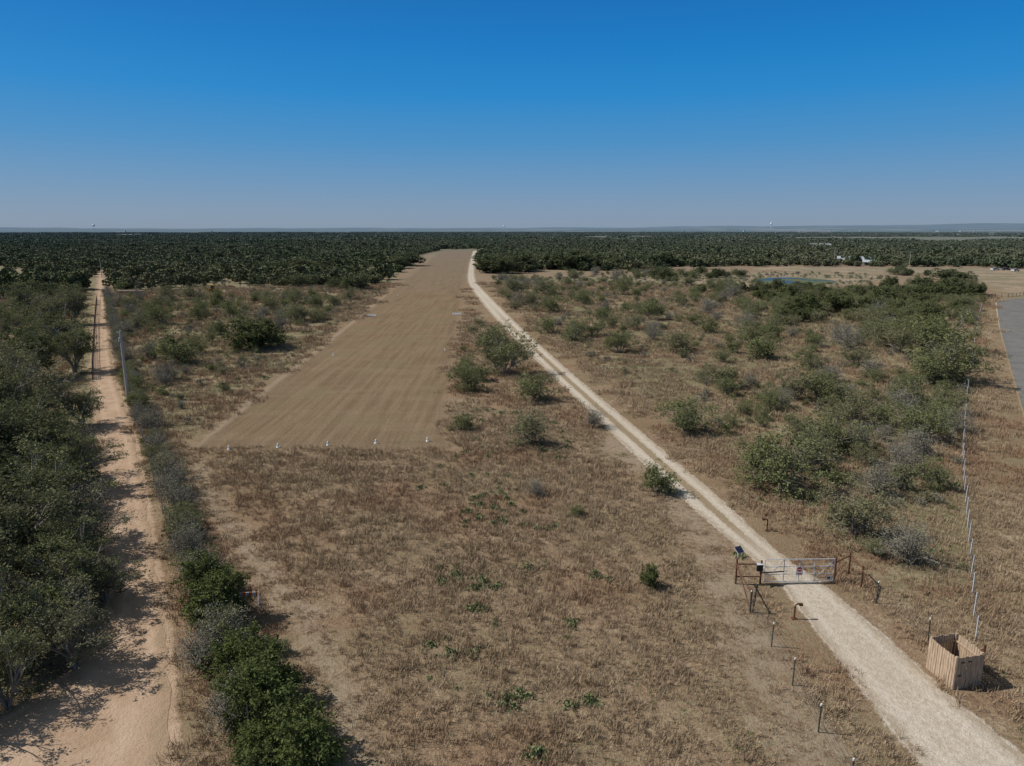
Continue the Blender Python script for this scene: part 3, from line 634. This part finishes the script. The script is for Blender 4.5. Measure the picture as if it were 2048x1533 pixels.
for (u,v,vt,s) in ((1534,1062,1038,-1),(1588,1238,1208,1)):
    p=v3(u,v); h=max(.9,hat(p.y,vt)); b=B(); pts=[p,p+Vector((0,0,h-.2))]
    for a in np.linspace(0,math.pi*.62,6): pts.append(p+Vector((s*.2*(1-math.cos(a)),0,h-.2+.2*math.sin(a))))
    b.tube(pts,.05,M_RUST); e=pts[-1]; b.box(e+Vector((s*.05,0,-.03)),(.2,.14,.14),M_RUST,0); b.box(p+Vector((0,0,.02)),(.3,.3,.04),M_RUST)
    b.done('keypad_gooseneck_post')
def fence(name,pts,spacing,h,nw,r=.03,m=M_TPOST,tip=True,wr=.003,wm=M_WIRE,zlo=.2):
    b=B(); pts=np.asarray(pts); d=np.r_[0,np.cumsum(np.linalg.norm(np.diff(pts,axis=0),axis=1))]
    n=max(2,int(d[-1]/spacing)+1); ss=np.linspace(0,d[-1],n); X=np.interp(ss,d,pts[:,0]);Y=np.interp(ss,d,pts[:,1]); pr=None
    for x,y in zip(X,Y):
        hh=h*(.95+.1*rng.random()); lx,ly=rng.normal(size=2)*.03
        b.tube([(x,y,0),(x+lx,y+ly,hh)],r,m,5)
        if tip: b.tube([(x+lx,y+ly,hh),(x+lx,y+ly,hh+.1)],r*1.1,M_WHITE,5)
        if pr:
            for z in np.linspace(zlo,h*.93,nw): b.tube([(pr[0],pr[1],z),(x,y,z)],wr,wm,3,False)
        pr=(x,y)
    b.done(name)
fence('wire_fence',gp([(1500,1228),(1520,1252),(1560,1325),(1607,1412),(1663,1512),(1700,1580)]),3.1,1.35,6,.035,M_TPOST,True,.005)
fence('wire_fence',gp([(1752,1207),(1808,1247),(1856,1284)]),3.2,1.35,6,.035,M_TPOST,True,.005)
fence('wire_fence',gp([(1951,1280),(1948,1240),(1944,1180),(1940,1120),(1936,1070),(1931,1010),(1927,960),(1925,915),(1926,880),(1930,830),(1935,780),(1942,730),(1948,690),(1955,650),(1962,618)]),2.9,1.4,6,.038,M_GALV,False,.005)
fence('wire_fence',gp([(500,1480),(440,1330),(395,1215),(350,1112),(318,1000),(292,905),(268,810),(245,715),(228,640),(212,580)]),3.0,1.7,8,.035,M_GWIRE,False,.004)
fence('wooden_rail_fence',gp([(186,760),(186,730),(187,700),(189,665),(191,630),(194,600)]),2.6,1.4,4,.07,M_WOOD,False,.05,M_WOOD)
fence('pipe_corral_fence',gp([(-60,706),(0,702),(40,700),(70,697),(75,680),(40,676),(0,678)]),2.6,1.5,5,.06,M_WOOD,False,.04,M_WOOD)
fence('wooden_rail_fence',gp([(1962,600),(1990,596),(2020,595),(2060,590)]),2.6,1.3,3,.07,M_WOOD,False,.05,M_WOOD)
A_,B_,C_=v3(1852,1335),v3(1905,1380),v3(1960,1371); D_=A_+(C_-B_)
b=B(); cen=(A_+C_)/2
def panel(p,q,h0=1.72,noise=.025):
    L=(q-p).length; d=(q-p)/L; n=int(L/.15); a=math.atan2(d.y,d.x); nr=Vector((d.y,-d.x,0)); nr=nr if (p+nr-cen).length>(p-cen).length else -nr
    for i in range(n):
        c=p+d*((i+.5)*L/n)+nr*(.015*rng.random()); h=h0+rng.normal()*noise
        b.box(c+Vector((0,0,h/2)),(L/n-.02,.022,h),M_PICKET,a+rng.normal()*.02)
    for z in (.35,1.35): b.box(p+d*L/2-nr*.045+Vector((0,0,z)),(L-.06,.04,.09),M_PICKET,a)
for p,q in ((A_,B_),(B_,C_),(C_,D_),(D_,A_)): panel(p,q)
for p in (A_,B_,C_,D_):
    i=(cen-p).normalized()*.09; b.box(p+i+Vector((0,0,.88)),(.09,.09,1.76),M_PICKET)
d=(C_-B_).normalized(); nr=Vector((d.y,-d.x,0))
for s,z in ((.35,1.45),(.75,1.45),(.25,.75)): b.box(B_+d*s+nr*.05+Vector((0,0,z)),(.2,.02,.05),M_BLACK,math.atan2(d.y,d.x))
b.done('wooden_picket_enclosure')
b=B(); p=v3(1962,1345); post(p,1.55,.06); b.tube([p+Vector((0,0,1.3)),p+Vector((-.2,1.4,.1))],.04,M_RUST); b.done('rusty_corner_post')
for u,v in ((458,899),(556,895),(656,891),(752,887),(855,883),(667,711),(890,701),(796,592),(916,592)):
    b=B(); p=v3(u,v)
    b.tube([p+Vector((0,0,.01)),p+Vector((0,0,.06)),p+Vector((0,0,.4)),p+Vector((0,0,.46))],[.17,.12,.08,.03],M_WHITE,10)
    b.box(p+Vector((0,0,.02)),(.34,.34,.04),M_WHITE,.3); b.box(p+Vector((0,0,.25)),(.22,.05,.08),M_GALV,.3)
    b.done('white_runway_marker')
for u,v in ((743,634),(914,631)):
    b=B(); p=v3(u,v)
    for i in range(4):
        c=p+Vector(((i-1.5)*.62,0,0)); b.box(c+Vector((0,0,.42)),(.5,.04,.5),M_WHITE,0,-.35)
        for s in (-.2,.2): b.box(c+Vector((s,.06,.15)),(.04,.04,.3),M_GALV)
    b.box(p+Vector((0,.1,.14)),(2.5,.05,.05),M_GALV); b.done('runway_threshold_board')
for (u,v,w,r_) in ((500,1214,1.15,.1),(446,1186,.5,.2)):
    b=B(); p=v3(u,v); n=6
    for i in range(n):
        o=Vector((math.cos(r_),math.sin(r_),0))*((i-n/2+.5)*w/n); b.box(p+o+Vector((0,0,.85)),(w/n-.003,.03,.2),M_ORANGE if i%2 else M_WHITE,r_)
    for s in (-1,1):
        o=Vector((math.cos(r_),math.sin(r_),0))*(s*w*.48)
        for t_ in (-1,1): b.tube([p+o+Vector((-math.sin(r_)*t_*.28,math.cos(r_)*t_*.28,0)),p+o+Vector((0,0,1.))],.022,M_WHITE,6)
    b.done('striped_barricade')
def upole(u,v,h,r=.15,arm=False):
    b=B(); p=v3(u,v); b.tube([p,p+Vector((0,0,h*.5)),p+Vector((0,0,h))],[r,r*.85,r*.68],M_POLE,10)
    if arm:
        b.box(p+Vector((0,0,h-.5)),(2.2,.1,.12),M_POLE)
        for s in (-1,-.4,.4,1): b.tube([p+Vector((s,0,h-.44)),p+Vector((s,0,h-.25))],.05,M_GALV,6)
    else:
        b.tube([p+Vector((-.05,0,h-.3)),p+Vector((-.5,0,h-.15))],.04,M_GALV,6); b.tube([p+Vector((-.22,0,h-1.4)),p+Vector((-.22,0,h-.9))],.12,M_GALV,8)
    b.done('utility_pole'); return p+Vector((0,0,h-.2))
a=upole(256,798,hat(G(256,798)[1],662),.2); c=upole(204,556,9.)
b=B()
for z in (0,-1.):
    pts=[a+(c-a)*t+Vector((0,0,z-4*t*(1-t)*1.2)) for t in np.linspace(0,1,14)]; b.tube(pts,.012,M_BLACK,3)
b.done('power_line')
for u,v in ((1668,522),(1818,536),(1130,500),(420,488),(1890,508)): upole(u,v,9.5,.16,True)
def house(u,v,w,d,h,rz,name,roofm=M_ROOF):
    e=bpy.data.objects.new(name,None); COL.objects.link(e); e.location=v3(u,v); e.rotation_euler=(0,0,rz)
    b=B(); b.box((0,0,h/2),(w,d,h),M_WALL); b.done('walls',parent=e)
    b=B(); o=.5; k=d*.2
    b.face([(-w/2-o,-d/2-o,h-.05),(w/2+o,-d/2-o,h-.05),(w/2+o,0,h+k),(-w/2-o,0,h+k)],roofm); b.face([(w/2+o,d/2+o,h-.05),(-w/2-o,d/2+o,h-.05),(-w/2-o,0,h+k),(w/2+o,0,h+k)],roofm)
    for s in (-1,1): b.face([(s*w/2,-d/2,h-.02),(s*w/2,d/2,h-.02),(s*w/2,0,h+k-.05)],M_WALL)
    b.done('roof',parent=e)
    b=B(); n=max(2,int(w/4))
    for i in range(n): b.box((-w/2+(i+.5)*w/n,-d/2-.02,h*.5),(1.2,.06,1.1) if i!=n//2 else (1.3,.06,min(h-.3,2.3)),M_GLASS if i!=n//2 else M_WOOD)
    b.done('windows_and_door',parent=e)
house(1706,528,19,10,2.8,-.35,'metal_barn'); house(1738,532,7,6,2.4,-.4,'farm_house'); house(110,536,7,5,2.0,.3,'farm_shed'); house(2085,545,14,9,3,.2,'farm_house')
house(1640,497,22,10,3.4,-.2,'metal_barn'); house(325,488,12,8,3.0,.3,'farm_house'); house(1400,506,10,7,2.6,.3,'farm_house')
b=B()
for i in range(90):
    r_=3000+6500*rng.random(); right=rng.random()<.8; az_=math.radians(rng.uniform(12,40) if right else rng.uniform(-38,12))
    x,y=r_*math.sin(az_),r_*math.cos(az_); z=3 if r_<4700 else 6; w_=rng.uniform(6,20)
    b.box((x,y,z),(w_,9,7 if r_<4700 else 14),M_FARW,rng.random()*3)
b.done('distant_houses')
b=B()
b.box((0,0,1.0),(2.6,1.2,.7),M_YEL); b.box((-.3,0,2.0),(1.2,1.1,1.3),M_GLASS); b.box((-.3,0,2.7),(1.4,1.3,.12),M_YEL)
for x,r_ in ((-.8,.7),(1.1,.5)):
    for y in (-.75,.75): b.tube([(x,y-.18,r_),(x,y+.18,r_)],r_,M_BLACK,16); b.tube([(x,y-.2,r_),(x,y+.2,r_)],r_*.45,M_YEL,12)
b.box((2.3,0,.5),(.7,2.1,.8),M_YEL); b.tube([(1,.4,1.2),(2.1,.4,.6)],.1,M_YEL); b.tube([(1,-.4,1.2),(2.1,-.4,.6)],.1,M_YEL)
b.tube([(-1.3,0,1),(-2.3,0,2.6),(-3.2,0,1.6),(-3.2,0,.6)],.12,M_YEL); b.box((-3.1,0,.4),(.5,.6,.5),M_YEL)
b.done('backhoe_loader',v3(428,586),.2)
for u,v in ((245,589),(262,589),(278,589)):
    b=B()
    for i in range(5): b.box((0,0,.12+i*.26),(3.2,1.2,.18),M_PICKET)
    for x in (-1.2,0,1.2):
        for i in range(5): b.box((x,0,.015+i*.26),(.1,1.1,.026),M_PICKET)
    b.done('lumber_stack',v3(u,v),.1)
b=B(); b.box((0,0,.5),(2.4,.9,.1),M_WHITE)
for s in (-1,1): b.box((s*1.2,0,.6),(.06,.9,.5),M_WHITE); b.box((0,s*.45,.6),(2.4,.05,.5),M_WHITE); b.box((s*.9,0,.22),(.1,.7,.44),M_WHITE)
b.done('white_feed_trough',v3(45,700),.1)
def car(u,v,rz,col):
    m=simple('car_paint',col,tuple(x*.9 for x in col),1,.3); b=B()
    b.box((0,0,.65),(4.5,1.8,.6),m); b.box((-.2,0,1.2),(2.4,1.6,.5),M_GLASS); b.box((-.2,0,1.47),(2.0,1.5,.06),m)
    for x in (-1.4,1.4):
        for y in (-.82,.82): b.tube([(x,y-.12,.34),(x,y+.12,.34)],.34,M_BLACK,14)
    b.done('parked_car',v3(u,v),rz)
car(1990,541,.2,(.6,.6,.6)); car(2012,541,-.1,(.1,.1,.12)); car(2030,543,.4,(.6,.6,.6))
def wtower(u,dist,h):
    x=(u-CU)/F*dist; b=B(); z=h
    b.tube([(0,0,0),(0,0,z*.75)],[2.2,1.6],M_WHITE,10)
    b.tube([(0,0,z*.72),(0,0,z*.8),(0,0,z*.9),(0,0,z*.97),(0,0,z)],[1.6,9,10,7,1],M_WHITE,16); b.done('water_tower',(x,dist,0))
wtower(207,5200,58); wtower(1530,7000,85); wtower(1008,8000,62)
# ------------------------------------------------------------------ light, sky, camera
SUN_EL=math.radians(46); sd_=Vector((1,-.12,0)).normalized()
direction=Vector((sd_.x*math.cos(SUN_EL),sd_.y*math.cos(SUN_EL),-math.sin(SUN_EL)))
L=bpy.data.lights.new('sun','SUN'); L.energy=5.0; L.angle=math.radians(.5); L.color=(1,.965,.91)
o=bpy.data.objects.new('sun',L); COL.objects.link(o); o.rotation_euler=direction.to_track_quat('-Z','Y').to_euler(); o.location=(-50,0,80)
w=NT('World',True); scene.world=w.m
sky=w.n('ShaderNodeTexSky',sky_type='NISHITA'); sky.sun_disc=False; sky.sun_elevation=SUN_EL; sky.sun_rotation=math.atan2(-sd_.x,-sd_.y)%(2*math.pi)
sky.altitude=300; sky.air_density=1.0; sky.dust_density=.6; sky.ozone_density=3.0
gz=w.n('ShaderNodeSeparateXYZ',{0:w.n('ShaderNodeTexCoord').outputs['Generated']}).outputs[2]
cr=w.n('ShaderNodeValToRGB',{0:gz}); e=cr.color_ramp.elements
stops=[(0.0,(.225,.30,.405)),(.02,(.21,.305,.435)),(.06,(.14,.29,.49)),(.11,(.06,.265,.545)),(.17,(.01,.235,.59)),(.23,(.001,.19,.55)),(.28,(.001,.155,.485)),(.36,(.05,.16,.40)),(.5,(.15,.20,.28)),(1.,(.15,.185,.24))]
e[0].position=0; e[0].color=(*stops[0][1],1); e[1].position=1; e[1].color=(*stops[-1][1],1)
for p,c in stops[1:-1]:
    k=e.new(p); k.color=(*c,1)
ramp=w.n('ShaderNodeVectorMath',{0:cr.outputs[0],1:(10,10,10)},operation='MULTIPLY').outputs[0]
skc=w.mix(.92,sky.outputs[0],ramp)
bg=w.n('ShaderNodeBackground',{0:skc,1:.1})
w.n('ShaderNodeOutputWorld',{0:bg.outputs[0]})
cam=bpy.data.cameras.new('camera'); cam.sensor_width=36; cam.lens=36*F/2048; cam.clip_start=.5; cam.clip_end=60000
co=bpy.data.objects.new('camera',cam); COL.objects.link(co); co.location=(0,0,H); co.rotation_euler=(math.pi/2-PITCH,0,0); scene.camera=co
scene.view_settings.view_transform='Standard'; scene.view_settings.look='None'; scene.view_settings.exposure=0
print('objects',len(bpy.data.objects))
